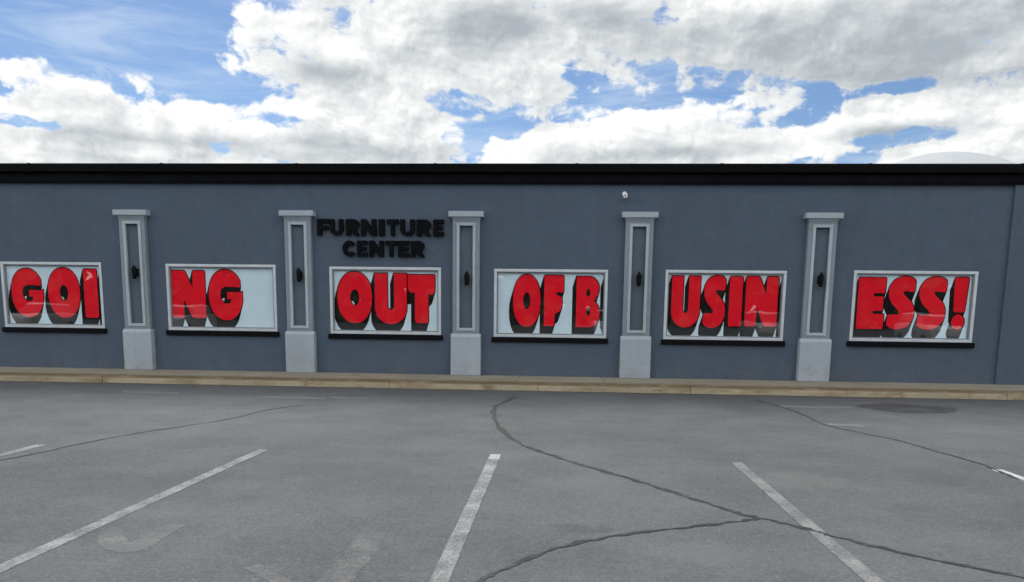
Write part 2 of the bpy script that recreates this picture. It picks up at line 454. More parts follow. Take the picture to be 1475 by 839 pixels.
# ================================================================== WALL LAMPS
LB = ['black lantern wall lamp on the pilaster between the GOI and NG windows',
      'black lantern wall lamp on the pilaster left of the OUT window',
      'black lantern wall lamp on the pilaster between the OUT and OF B windows',
      'black lantern wall lamp on the pilaster between the OF B and USIN windows',
      'black lantern wall lamp on the pilaster left of the ESS! window']
lamp0 = empty('wall_lamp', (PX[0], D-.045, 2.32), LB[0], 'wall lamp', 'black lamps on the pilasters')
def build_lamp(L):
    cx, y, z = L.location
    b = MB(); b.box(cx-.045, cx+.045, y-.018, y, z-.085, z+.085, .006); b.build('back_plate', M['lamp'], L)
    b = MB(); b.box(cx-.018, cx+.018, y-.055, y-.0185, z-.02, z+.02, .005); b.build('arm', M['lamp'], L)
    c = (cx, y-.105, z)
    b = MB(); b.lathe([(.030, -.160), (.036, -.150), (.045, -.10), (.054, -.02), (.056, .05), (.060, .075), (.060, .085), (.048, .10), (.034, .128), (.018, .15), (.012, .165)], c)
    bd = b.build('lamp_body', M['lamp'], L, smooth=True)
    b = MB(); b.lathe([(.026, -.166), (.026, -.1605)], c); b.build('lens', M['lens'], bd, smooth=True)
build_lamp(lamp0)
def copy_tree(o, par=None):
    c = o.copy(); COL.objects.link(c)
    if par is not None: c.parent = par
    for ch in o.children: copy_tree(ch, c)
    return c
LZ = [onwall(195, 393).z, onwall(432, 397).z, onwall(672, 402).z, onwall(917, 403).z, onwall(1180, 404).z]
for i, cx in enumerate(PX):
    o = lamp0 if i == 0 else copy_tree(lamp0)
    o.location = (cx+.02, D-.045, LZ[i]); o['label'] = LB[i]

# ================================================================== GLYPHS
def ell(cx, cy, rx, ry, a0=0, a1=360, n=40, p=1.0):
    out = []
    for k in range(n+1 if abs(a1-a0) < 360 else n):
        t = math.radians(a0+(a1-a0)*k/n); c, s = math.cos(t), math.sin(t)
        out.append((cx+rx*math.copysign(abs(c)**p, c), cy+ry*math.copysign(abs(s)**p, s)))
    return out
def rnd(pts, r, w=1.0):
    """round a polygon's corners; w = real width/height ratio of the glyph box"""
    out = []; n = len(pts)
    for i in range(n):
        p0, p1, p2 = [Vector((q[0]*w, q[1])) for q in (pts[i-1], pts[i], pts[(i+1) % n])]
        a, c = p0-p1, p2-p1
        d = min(r, a.length*.45, c.length*.45)
        s, e = p1+a.normalized()*d, p1+c.normalized()*d
        for k in range(5):
            t = k/4
            q = s*(1-t)**2 + p1*2*t*(1-t) + e*t*t
            out.append((q.x/w, q.y))
    return out
def glyph(ch, w):
    R = .05
    if ch == 'O': return [ell(.5, .5, .5, .5, p=.92), ell(.5, .5, .13, .16, n=24)]
    if ch == 'G':
        top = ell(.5, .5, .5, .5, 32, 352, 48, .92)
        return [top + rnd([(1.0, .56), (.54, .56), (.54, .42), (.66, .42), (.64, .345), (.47, .325), (.37, .40), (.335, .50), (.37, .615), (.50, .665), (.93, .655)], .015, w)]
    if ch == 'I': return [rnd([(0, 0), (1, 0), (1, 1), (0, 1)], R, w)]
    if ch == 'N': return [rnd([(0, 0), (.36, 0), (.36, .40), (.60, 0), (1, 0), (1, 1), (.64, 1), (.64, .62), (.42, 1), (0, 1)], R, w)]
    if ch == 'U':
        o = [(0, 1), (0, .32)] + ell(.5, .32, .5, .32, 180, 360, 24)[1:] + [(1, 1), (.60, 1), (.60, .36)] + ell(.5, .34, .095, .055, 0, -180, 10)[1:-1] + [(.40, .36), (.40, 1)]
        return [o[:1] + o[1:]]
    if ch == 'T': return [rnd([(0, 1), (0, .70), (.10, .62), (.26, .64), (.26, .04), (.34, 0), (.72, 0), (.76, .04), (.76, .62), (.9, .58), (1, .66), (1, 1)], .035, w)]
    if ch == 'F': return [rnd([(0, 0), (.54, 0), (.56, .24), (.85, .30), (.94, .42), (.92, .58), (.62, .62), (.66, .68), (1, .66), (1, 1), (0, 1)], .04, w)]
    if ch == 'B':
        o = [(0, 0), (.55, 0)] + ell(.55, .27, .45, .27, -80, 70, 14)[0:] + [(.86, .545)] + ell(.52, .76, .44, .24, -50, 90, 12) + [(0, 1)]
        return [o, ell(.50, .68, .085, .075, n=16), ell(.52, .31, .085, .085, n=16)]
    if ch == 'S': return [rnd([(.98, .93), (.78, .99), (.50, 1), (.20, .93), (.03, .79), (.03, .62), (.16, .48), (.40, .37), (.47, .29), (.34, .275), (.04, .29), (.0, .08), (.22, .01), (.50, 0), (.80, .06), (.98, .20), (1, .38), (.88, .52), (.62, .64), (.53, .71), (.66, .725), (.97, .70)], .06, w)]
    if ch == 'E': return [rnd([(0, 0), (1, 0), (1, .295), (.58, .295), (.58, .355), (.95, .355), (.95, .635), (.58, .635), (.58, .70), (1, .70), (1, 1), (0, 1)], .03, w)]
    if ch == '!': return [rnd([(.10, .33), (.86, .33), (1, 1), (.02, 1)], .05, w), ell(.46, .145, .44, .145, n=28)]
def is_hole(c, others):
    x, y = c[0]
    for o in others:
        inside = False; n = len(o)
        for i in range(n):
            (x1, y1), (x2, y2) = o[i], o[(i+1) % n]
            if (y1 > y) != (y2 > y) and x < (x2-x1)*(y-y1)/(y2-y1)+x1: inside = not inside
        if inside: return True
    return False
def triangles(contours):
    contours = [[p for i, p in enumerate(c) if math.hypot(p[0]-c[i-1][0], p[1]-c[i-1][1]) > 1e-4] for c in contours]
    outs = [c for i, c in enumerate(contours) if not is_hole(c, contours[:i]+contours[i+1:])]
    holes = [c for c in contours if c not in outs]
    tris = []
    for o in outs:
        hs = [h for h in holes if is_hole(h, [o])]
        pts = [Vector((p[0], p[1], 0)) for c in [o]+hs for p in c]
        for t in tessellate_polygon([[Vector((p[0], p[1], 0)) for p in c] for c in [o]+hs]):
            tris.append([(pts[i].x, pts[i].y) for i in t])
    return tris
def clip(poly, x0, x1, z0, z1):
    for ax, lim, sgn in ((0, x0, 1), (0, x1, -1), (1, z0, 1), (1, z1, -1)):
        out = []
        for i in range(len(poly)):
            a, c = poly[i-1], poly[i]
            da, dc = (a[ax]-lim)*sgn, (c[ax]-lim)*sgn
            if (da >= 0) != (dc >= 0):
                t = da/(da-dc); out.append((a[0]+(c[0]-a[0])*t, a[1]+(c[1]-a[1])*t))
            if dc >= 0: out.append(c)
        poly = out
        if len(poly) < 3: return None
    return poly
def hull(pts):
    pts = sorted(set((round(p[0], 5), round(p[1], 5)) for p in pts))
    def half(ps):
        h = []
        for p in ps:
            while len(h) > 1 and (h[-1][0]-h[-2][0])*(p[1]-h[-2][1])-(h[-1][1]-h[-2][1])*(p[0]-h[-2][0]) <= 0: h.pop()
            h.append(p)
        return h
    a, c = half(pts), half(pts[::-1]); return a[:-1]+c[:-1]
def union(polys):
    vs, fs = [], []
    for p in polys:
        ar = sum(p[i-1][0]*p[i][1]-p[i][0]*p[i-1][1] for i in range(len(p)))
        if abs(ar) < 2e-6: continue
        if ar < 0: p = p[::-1]
        fs.append(list(range(len(vs), len(vs)+len(p)))); vs += [Vector(q) for q in p]
    r = delaunay_2d_cdt(vs, [], fs, 1, 1e-4)
    return r[0], [f for f, src in zip(r[2], r[5]) if src]     # drop enclosed holes
def sheet(name, polys, y, mat, par):
    v, f = union(polys)
    b = MB(); bv = [b.bm.verts.new((p.x, y, p.y)) for p in v]
    for t in f:
        try: b.bm.faces.new([bv[i] for i in t])
        except ValueError: pass
    bmesh.ops.delete(b.bm, geom=[q for q in b.bm.verts if not q.link_faces], context='VERTS')
    o = b.build(name, mat, par)
    # face the street
    me = o.data
    if me.polygons and sum(p.normal.y*p.area for p in me.polygons) > 0: me.flip_normals()
    return o

# ================================================================== WINDOW BANNERS
BY = D+.068
BN = [('GOI', [(17, 63, 387, 457), (69.5, 115.4, 386, 458), (121.5, 141, 388, 458)], ('N', 147)),
      ('NG', [(247, 296, 390, 458), (301, 349.5, 388.6, 461.5)], None),
      ('OUT', [(486, 536, 391.6, 465.6), (540, 586, 394, 467), (587.5, 626.5, 396, 465.6)], None),
      ('OFB', [(739, 778.5, 395.7, 471), (783.7, 811.6, 397, 470), (830, 864, 398.6, 471.6)], ('U', 870.5)),
      ('USIN', [(967, 1008, 398, 472), (1013, 1045, 396.5, 473), (1050, 1069, 398.6, 470.5), (1073.5, 1120, 398.6, 470.5)], ('E', 1126.5)),
      ('ESS!', [(1235, 1274, 400, 474), (1278, 1317.7, 398, 475), (1322, 1362.5, 398.5, 475.5), (1372, 1393, 400, 475)], None)]
BLAB = ['white window banner with red letters GOI', 'white window banner with red letters NG and a blank right half',
        'white window banner with red letters OUT under the shop name', 'white window banner with red letters OF B',
        'white window banner crowded with red letters USIN', 'white window banner with red letters ESS!']
OCT = [(math.cos(k*PI/4+.39), math.sin(k*PI/4+.39)) for k in range(8)]
for (word, boxes, nxt), (x0, x1, z0, z1), lab in zip(BN, wins, BLAB):
    e = .084
    bx0, bx1, bz0, bz1 = x0+e-.03, x1-e+.03, z0+e-.03, z1-e+.03
    root = empty('window_banner', ((x0+x1)/2, BY, bz0), lab, 'banner', 'red lettered banners in the shop windows')
    b = MB(); b.box(bx0, bx1, BY, BY+.004, bz0, bz1); b.build('paper', M['paper'], root)
    def letter(ch, lx0, lx1, lz0, lz1, red=True):
        w = (lx1-lx0)/(lz1-lz0)
        tr = [[(lx0+p[0]*(lx1-lx0), lz0+p[1]*(lz1-lz0)) for p in t] for t in triangles(glyph(ch, w))]
        lt = sheet('letter', tr, BY-.004, M['print_red'], root) if red else None
        if red: lt['label'] = 'red letter ' + ch if ch != '!' else 'red exclamation mark'
        polys = []
        d = (-.07, -.24); g = .021
        for t in tr:
            pts = [(p[0]+o[0]*g+q*d[0], p[1]+o[1]*g+q*d[1]) for p in t for o in OCT for q in (0, 1)]
            c = clip(hull(pts), bx0+.001, bx1-.001, bz0+.001, bz1-.001)
            if c: polys.append(c)
        if polys: sheet('drop_shadow', polys, BY-.002, M['print_black'], lt if red else root)
    last = None
    for ch, (a, c, t, bo) in zip(word, boxes):
        p, q = onwall((a+c)/2, t, BY), onwall((a+c)/2, bo, BY)
        xm = onwall((a+c)/2, (t+bo)/2, BY).x; hwid = (onwall(c, (t+bo)/2, BY).x-onwall(a, (t+bo)/2, BY).x)/2
        letter(ch, xm-hwid, xm+hwid, q.z, p.z); last = (q.z, p.z)
    if nxt and onwall(nxt[1], 430, BY).x-.1 < bx1-.01:   # the black edge of the word's next letter, cut by the banner's right edge
        xs = onwall(nxt[1], 430, BY).x
        letter(nxt[0], xs, xs+.6, last[0], last[1], red=False)

# ================================================================== SHOP SIGN
def sgl(ch):
    q = .27; h = .22
    if ch == 'F': return [[(0, 0), (.36, 0), (.36, .36), (.90, .36), (.90, .59), (.36, .59), (.36, .76), (1, .76), (1, 1), (0, 1)]]
    if ch == 'E': return [[(0, 0), (1, 0), (1, .24), (.36, .24), (.36, .39), (.92, .39), (.92, .61), (.36, .61), (.36, .76), (1, .76), (1, 1), (0, 1)]]
    if ch == 'T': return [[(.33, 0), (.67, 0), (.67, .75), (1, .75), (1, 1), (0, 1), (0, .75), (.33, .75)]]
    if ch == 'I': return [[(0, 0), (1, 0), (1, 1), (0, 1)]]
    if ch == 'N': return [[(0, 0), (.30, 0), (.30, .52), (.66, 0), (1, 0), (1, 1), (.70, 1), (.70, .48), (.34, 1), (0, 1)]]
    if ch == 'U': return [[(0, 1), (0, .38)] + ell(.5, .38, .5, .38, 180, 360, 16)[1:] + [(1, 1), (.68, 1), (.68, .40)] + ell(.5, .40, .18, .16, 0, -180, 10)[1:-1] + [(.32, .40), (.32, 1)]]
    if ch == 'C': return [ell(.52, .5, .52, .5, 38, 322, 30) + ell(.52, .5, .20, .24, 318, 42, 16)]
    if ch == 'R': return [[(0, 0), (.34, 0), (.34, .30), (.44, .30), (.64, 0), (1.02, 0), (.77, .36)] + ell(.60, .67, .40, .33, -58, 90, 14) + [(0, 1)],
                          ell(.48, .665, .155, .09, n=14, p=.6)]
sign = empty('shop_sign', (onwall(549, 342).x, D, onwall(549, 371).z), 'black block letters FURNITURE CENTER mounted on the wall above the OUT window', 'sign')
def raised(ch, x0, x1, z0, z1):
    v, f = union([[(x0+p[0]*(x1-x0), z0+p[1]*(z1-z0)) for p in t] for t in triangles(sgl(ch))])
    b = MB(); bv = [b.bm.verts.new((p.x, D-.002, p.y)) for p in v]
    for t in f: b.bm.faces.new([bv[i] for i in t])
    r = bmesh.ops.extrude_face_region(b.bm, geom=b.bm.faces[:])
    for q in r['geom']:
        if isinstance(q, bmesh.types.BMVert): q.co.y = D-.085
    o = b.build('letter', M['black'], sign); o['label'] = 'black letter ' + ch
sx = lambda v: 440 + v/6.705
rows = [('FURNITURE', [(125, 240), (250, 372), (402, 525), (545, 690), (718, 770), (795, 905), (922, 1060), (1080, 1215), (1240, 1340)], (101, 121), (252, 284)),
        ('CENTER', [(365, 490), (505, 600), (622, 760), (778, 890), (900, 1005), (1023, 1152)], (313, 322), (466, 474))]
for word, xs, tp, bt in rows:
    n = len(word)
    zt_ = sum(onwall(sx(xs[i][0]), 300+tp[j]/6.705).z for i, j in ((0, 0), (n-1, 1)))/2
    zb_ = sum(onwall(sx(xs[i][0]), 300+bt[j]/6.705).z for i, j in ((0, 0), (n-1, 1)))/2
    for ch, (a, c) in zip(word, xs):
        raised(ch, onwall(sx(a-1), 340).x, onwall(sx(c+1), 340).x, zb_, zt_)

# ================================================================== SECURITY CAMERA
p = onwall(899.5, 283)
sc_ = empty('security_camera', (p.x, D, p.z-.05), 'small white security camera high on the wall below the roof edge', 'camera')
b = MB(); b.lathe([(.045, 0), (.05, -.012), (.045, -.02)], (p.x, D, p.z+.05), 'Y', 20); b.build('mount', M['white'], sc_, True)
b = MB(); b.box(p.x-.014, p.x+.014, D-.09, D-.0205, p.z+.035, p.z+.06, .004); b.box(p.x-.014, p.x+.014, D-.09, D-.065, p.z+.02, p.z+.0345, .004); b.build('bracket', M['white'], sc_)
b = MB(); b.lathe([(.034, .03), (.040, .022), (.040, -.12), (.046, -.125), (.046, -.165), (.038, -.168)], (p.x, D-.09, p.z-.02), 'Y', 24)
bd = b.build('housing', M['white'], sc_, True)
b = MB(); b.lathe([(.016, -.169), (.018, -.174)], (p.x, D-.09, p.z-.02), 'Y', 20); b.build('lens', M['lamp'], bd, True)

# ================================================================== DOME BEHIND
YD = 34.0
tp, lf, rt = onwall(1358, 222.5, YD), onwall(1284, 237, YD), onwall(1432, 237, YD)
half = (rt.x-lf.x)/2; sag = tp.z-(lf.z+rt.z)/2
RD = (half*half+sag*sag)/(2*sag)
RD = min(RD, 7.0)
zc = tp.z-RD
def m_dome():
    m = NT('dome_membrane'); 
    k = m.math('ADD', m.step(m.noise(.6, 4), .3, .7, .95, 1.04), m.step(m.noise(5, 4), .3, .7, -.03, .03))
    return m.fin(m.mul((.54, .55, .545), k), .5, m.noise(8, 3), .1, .02)
b = MB()
prof = [(RD+.05, 0.0), (RD+.05, max(.3, zc))]
if zc > .3: prof[1] = (RD+.05, zc)
n = 22
for k in range(n):
    t = PI/2*k/n
    z = zc+RD*math.sin(t)
    if z > .31: prof.append((RD*math.cos(t), z))
prof.append((.05, zc+RD))
b.lathe(prof, (tp.x, YD, 0), 'Z', 96)
dm = b.build('dome_building', m_dome(), None, True)
tag(dm, 'pale domed roof rising just above the black roof edge at the right', 'dome')

# ================================================================== ROAD MARKINGS
def strip(name, pts, w, mat, z, label, cat, group=None, taper=None, jit=0.0):
    """a ribbon of width w along ground points"""
    L = []; n = len(pts)
    for i, p in enumerate(pts):
        a, c = pts[max(0, i-1)], pts[min(n-1, i+1)]
        d = Vector((c[0]-a[0], c[1]-a[1])).normalized(); nn = Vector((-d.y, d.x))
        ww = w*(taper(i/(n-1)) if taper else 1)/2
        j1, j2 = random.uniform(-jit, jit), random.uniform(-jit, jit)
        L.append(((p[0]+nn.x*(ww+j1), p[1]+nn.y*(ww+j1)), (p[0]-nn.x*(ww+j2), p[1]-nn.y*(ww+j2))))
    v, f = union([hull([L[i][0], L[i][1], L[i+1][1], L[i+1][0]]) for i in range(n-1)])
    b = MB(); bv = [b.bm.verts.new((q.x, q.y, z)) for q in v]
    for t in f:
        try: b.bm.faces.new([bv[i] for i in t])
        except ValueError: pass
    bmesh.ops.delete(b.bm, geom=[q for q in b.bm.verts if not q.link_faces], context='VERTS')
    o = b.build(name, mat)
    me = o.data
    if sum(q.normal.z*q.area for q in me.polygons) < 0: me.flip_normals()
    return tag(o, label, cat, group)
def dense(pts, n):
    """catmull-rom through points"""
    P = [pts[0]]+list(pts)+[pts[-1]]; out = []
    for i in range(1, len(P)-2):
        p0, p1, p2, p3 = [Vector(q) for q in P[i-1:i+3]]
        for k in range(n):
            t = k/n
            out.append(tuple(.5*((2*p1)+(p2-p0)*t+(2*p0-5*p1+4*p2-p3)*t*t+(3*p1-p0-3*p2+p3)*t**3)))
    out.append(tuple(pts[-1])); return out
def gp(x, y):
    p = onground(x, y); return (p.x, p.y)
Y1 = .6
def bay(xt, yt, x2, y2, mat, lab, w=.118):
    a, c = gp(xt, yt), gp(x2, y2)
    t = (Y1-a[1])/(c[1]-a[1]); e = (a[0]+(c[0]-a[0])*t, Y1)
    n = 60
    pts = [(a[0]+(e[0]-a[0])*i/n, a[1]+(e[1]-a[1])*i/n) for i in range(n+1)]
    strip('parking_line', pts, w, mat, .003, lab, 'parking line', 'white parking bay lines', jit=.003)
# the outer two only show their far ends; they run parallel to the others
def bay_par(xt, yt, mat, lab, w=.118):
    a = gp(xt, yt); n = 60
    pts = [(a[0], a[1]+(Y1-a[1])*i/n) for i in range(n+1)]
    strip('parking_line', pts, w, mat, .003, lab, 'parking line', 'white parking bay lines', jit=.003)
bay_par(60, 641, M['line_worn'], 'parking line whose far end shows at the left edge of the lot')
bay(380, 648, 0, 820, M['line_worn'], 'long slanting worn parking line in front of the NG window')
bay(714, 655, 632, 839, M['line_mid'], 'worn parking line with fresh white end in front of the OF B window')
bay(1060, 666, 1260, 839, M['line_grey'], 'greyed parking line crossed by the dark tar seam')
bay_par(1436, 677, M['line_fresh'], 'bright white parking line end at the right edge of the lot')

# short faded strips by the kerb
def patch(name, px, mat, z, label, cat, group=None):
    b = MB(); b.bm.faces.new([b.bm.verts.new((*gp(*q), z)) for q in px])
    o = b.build(name, mat)
    if o.data.polygons[0].normal.z < 0: o.data.flip_normals()
    return tag(o, label, cat, group)
patch('faded_strip', [(1122, 584), (1230, 586.5), (1230, 589), (1126, 587)], M['ghost_pale'], .002, 'faded cream paint strip by the kerb left of the dark patch', 'road marking', 'faded paint strips near the kerb')
patch('faded_strip', [(1190, 610), (1247, 612.5), (1245, 615.5), (1190, 613)], M['ghost_pale'], .002, 'faded cream paint strip where the thin right tar seam bends', 'road marking', 'faded paint strips near the kerb')
patch('faded_strip', [(372, 570.5), (470, 573), (468, 575.5), (374, 573)], M['ghost_pale'], .002, 'faded white strip along the kerb below the pilaster left of OUT', 'road marking', 'faded paint strips near the kerb')
patch('faded_strip', [(475, 571.5), (532, 573), (531, 575), (475, 573.5)], M['ghost_pale'], .002, 'short faded white strip along the kerb below the OUT window', 'road marking', 'faded paint strips near the kerb')
patch('faded_strip', [(176, 563.5), (258, 565.5), (257, 568), (178, 566)], M['ghost_pale'], .002, 'faded white strip along the kerb at the far left', 'road marking', 'faded paint strips near the kerb')

# ghosts of an old painted arrow
strip('worn_arrow', dense([gp(*q) for q in ((160, 764), (161, 780), (174, 789), (196, 789), (222, 772), (256, 755))], 8), .17, M['ghost'], .0015, 'hooked ghost of a worn painted arrow beside the long slanting line', 'road marking', 'worn arrow ghosts', jit=.012)
strip('worn_arrow', dense([gp(*q) for q in ((536, 768), (520, 795), (495, 822), (470, 850))], 8), .20, M['ghost'], .0015, 'straight ghost of a worn painted arrow left of the fresh ended line', 'road marking', 'worn arrow ghosts', jit=.012)
strip('worn_arrow', dense([gp(*q) for q in ((362, 816), (385, 828), (420, 845))], 8), .11, M['ghost'], .0015, 'small ghost of worn arrow paint at the bottom edge', 'road marking', 'worn arrow ghosts', jit=.01)

# tar seams
CG = 'tar sealed cracks across the lot'
def wob(pts, n, a):
    q = dense(pts, n); ph = random.uniform(0, 9)
    return [(x+a*(math.sin(i*.9+ph)+.6*math.sin(i*2.3+ph*2)), y+a*(math.cos(i*1.1+ph)*.8)) for i, (x, y) in enumerate(q)]
wv = lambda t: .85+.3*math.sin(t*37)+.2*math.sin(t*91+1)
wa = lambda t: (1.15-.55*t)*(.85+.25*math.sin(t*61)+.2*math.sin(t*143+1))
A = [(740, 573), (728, 579), (714, 586), (711, 597), (716, 611), (733, 629), (760, 644), (800, 658), (830, 668), (880, 682), (930, 697), (980, 713), (1030, 729), (1075, 743), (1110, 750), (1160, 762), (1200, 773), (1270, 790), (1340, 806), (1410, 820), (1500, 838)]
strip('tar_seam', wob([gp(*q) for q in A], 9, .010), .072, M['tar'], .0042, 'long dark tar seam winding from the kerb to the right bottom corner', 'tar seam', CG, wa, .010)
Bp = [(1090, 748), (1060, 752), (1000, 759), (920, 768), (860, 777), (800, 791), (745, 812), (690, 838), (650, 862)]
strip('tar_seam', wob([gp(*q) for q in Bp], 9, .008), .046, M['tar'], .0047, 'dark tar seam branching to the bottom centre beside the fresh ended line', 'tar seam', CG, wv, .007)
Cp = [(1085, 576), (1110, 582), (1150, 595), (1185, 611), (1230, 622), (1290, 634), (1350, 651), (1410, 668), (1440, 680), (1500, 703)]
strip('tar_seam', wob([gp(*q) for q in Cp], 9, .008), .040, M['tar'], .0042, 'thin tar seam from the kerb toward the right edge under the dark patch', 'tar seam', CG, wv, .007)
Dp = [(-30, 672), (0, 664), (60, 652), (120, 639), (200, 624), (280, 612), (340, 602), (390, 590), (440, 584)]
strip('tar_seam', wob([gp(*q) for q in Dp], 9, .008), .042, M['tar'], .0042, 'thin tar seam running across the left side of the lot', 'tar seam', CG, wv, .007)

# dark oval patch
b = MB(); q0 = gp(1308, 588.5); q1 = gp(1237, 586); rx = abs(q1[0]-q0[0]); ry = (gp(1308, 582.5)[1]-gp(1308, 594.5)[1])/2
ring = []
for k in range(48):
    t = 2*PI*k/48; rr = 1+.05*math.sin(3*t+1)+.04*math.sin(5*t)+random.uniform(-.02, .02)
    ring.append(b.bm.verts.new((q0[0]+rx*rr*math.cos(t), q0[1]+ry*rr*math.sin(t), .005)))
b.bm.faces.new(ring)
o = b.build('asphalt_patch', M['patch'])
if o.data.polygons[0].normal.z < 0: o.data.flip_normals()
tag(o, 'dark oval patch in the asphalt by the kerb below the ESS! window', 'asphalt patch')

# ================================================================== BEHIND THE VIEWER (seen mirrored in the shop glass)
def m_carpaint(name, c):
    m = NT(name); return m.fin(m.mul(c, m.step(m.noise(3, 3), .3, .7, .97, 1.03)), .25, coat=.6)
PAINT = [m_carpaint('white_car_paint', (.78, .78, .76)), m_carpaint('silver_car_paint', (.55, .56, .57))]
M['tyre'] = m_plain('tyre_rubber', (.02, .02, .02), .85)
M['rim'] = m_plain('alloy_rim', (.5, .5, .5), .3, metal=.8)
M['cargl'] = m_plain('dark_car_glass', (.02, .025, .03), .08)
M['lampgl'] = m_plain('headlamp_lens', (.7, .7, .72), .15)
M['tail'] = m_plain('red_lamp_lens', (.4, .01, .01), .2)
def loft(b, secs):
    """secs: list of closed rings with the same vertex count"""
    rs = [[b.bm.verts.new(p) for p in r] for r in secs]; n = len(rs[0])
    for i in range(len(rs)-1):
        for k in range(n):
            b.bm.faces.new((rs[i][k], rs[i][(k+1) % n], rs[i+1][(k+1) % n], rs[i+1][k]))
    b.bm.faces.new(rs[0][::-1]); b.bm.faces.new(rs[-1])
def car(px, py, paint, label):
    root = empty('parked_car', (px, py, 0), label, 'car', 'cars parked across the lot')
    side = [(-2.25, .50), (-2.28, .90), (-2.12, 1.14), (-1.3, 1.17), (.75, 1.15), (1.7, 1.08), (2.15, .95), (2.28, .62), (2.2, .34), (-2.15, .32)]
    b = MB(); cz = .75
    loft(b, [[(px+x, py+y*k, cz+(z-cz)*h) for y, z in side] for x, k, h in ((-.90, .93, .72), (-.88, .97, .90), (-.78, 1, 1), (.78, 1, 1), (.88, .97, .90), (.90, .93, .72))])
    bd = b.build('body', paint, root, True)
    def ring(y0, y1, hw, z): return [(px-hw, py+y0, z), (px+hw, py+y0, z), (px+hw, py+y1, z), (px-hw, py+y1, z)]
    b = MB(); loft(b, [ring(-2.0, 1.0, .78, 1.155), ring(-1.75, .42, .66, 1.60)]); b.build('cabin_glass', M['cargl'], root)
    b = MB(); loft(b, [ring(-1.80, .38, .67, 1.602), ring(-1.70, .26, .63, 1.68), ring(-1.5, .1, .5, 1.71)]); b.build('roof', paint, root, True)
    for sx2 in (-1, 1):
        for y in (-1.35, 1.38):
            b = MB(); b.lathe([(.22, 0), (.31, .01), (.345, .04), (.345, .18), (.31, .21), (.22, .215)], (px+sx2*.80-.11, py+y, .345), 'X', 28); w_ = b.build('wheel', M['tyre'], root, True)
            b = MB(); b.lathe([(.215, -.003), (.215, .219)], (px+sx2*.80-.11, py+y, .345), 'X', 24); b.build('rim', M['rim'], w_, True)
        b = MB(); b.box(px+sx2*.62-.17, px+sx2*.62+.17, py+2.08, py+2.25, .72, .86, .02); b.build('headlight', M['lampgl'], root)
        b = MB(); b.box(px+sx2*.65-.15, px+sx2*.65+.15, py-2.31, py-2.2, .84, 1.02, .02); b.build('taillight', M['tail'], root)
for (x, y, k, lab) in ((-30.5, -9, 0, 'white crossover car mirrored in the GOI window'), (-22, -9.4, 0, 'white crossover car mirrored in the NG window'),
                       (2.6, -9, 0, 'white crossover car mirrored in the OF B window'), (11.2, -9.2, 1, 'silver crossover car mirrored left in the USIN window'),
                       (14.2, -8.8, 0, 'white crossover car mirrored right in the USIN window'), (20.0, -9, 0, 'white crossover car mirrored in the ESS! window')):
    car(x, y, PAINT[k], lab)
# unseen trees added behind the viewer to darken the window reflections
b = MB(); rr = random.Random(5)
for i in range(300):
    x = -135+270*i/300; y = -62+rr.uniform(-7, 7); hgt_ = rr.uniform(8.5, 12.5)
    for k in range(46):
        a, u2, r2 = rr.uniform(0, 2*PI), rr.uniform(0, 1), rr.uniform(.2, 1.9)
        c = Vector((x+r2*math.cos(a), y+r2*math.sin(a), hgt_*u2+.2)); sz = rr.uniform(.7, 1.5)
        n1 = Vector((rr.gauss(0, 1), rr.gauss(0, 1), rr.gauss(0, 1))).normalized(); t1 = n1.orthogonal().normalized(); t2 = n1.cross(t1)
        b.bm.faces.new([b.bm.verts.new(c+t1*sz*p+t2*sz*q) for p, q in ((-1, -.4), (0, -.9), (.9, -.2), (.5, .8), (-.6, .7))])
M['leaf'] = m_plain('foliage', (.055, .075, .035), .7, var=.35, scale=1.5)
tag(b.build('added_wood', M['leaf']), 'dark green trees added out of view to darken the shop glass', 'trees', kind='stuff')

# ================================================================== SKY AND SUN
SUN_EL, SUN_AZ = math.radians(46), math.radians(-24)     # azimuth clockwise from +Y : high behind the shop, a little left
w = bpy.data.worlds.new('World'); SC.world = w; w.use_nodes = True
nt = w.node_tree; nt.nodes.clear()
class WN(NT):
    def __init__(s, nt): s.nt = nt
    def noise(s, scale, detail=4, rough=.55, vec=None, dist=0.0):
        o = NT.noise(s, scale, detail, rough, vec, dist); o.node.noise_dimensions = '2D'; return o
W = WN(nt)
def new_group(name, ins, outs):
    g = bpy.data.node_groups.new(name, 'ShaderNodeTree')
    for n_, t in ins: g.interface.new_socket(n_, in_out='INPUT', socket_type=t)
    for n_, t in outs: g.interface.new_socket(n_, in_out='OUTPUT', socket_type=t)
    return g, g.nodes.new('NodeGroupInput'), g.nodes.new('NodeGroupOutput')
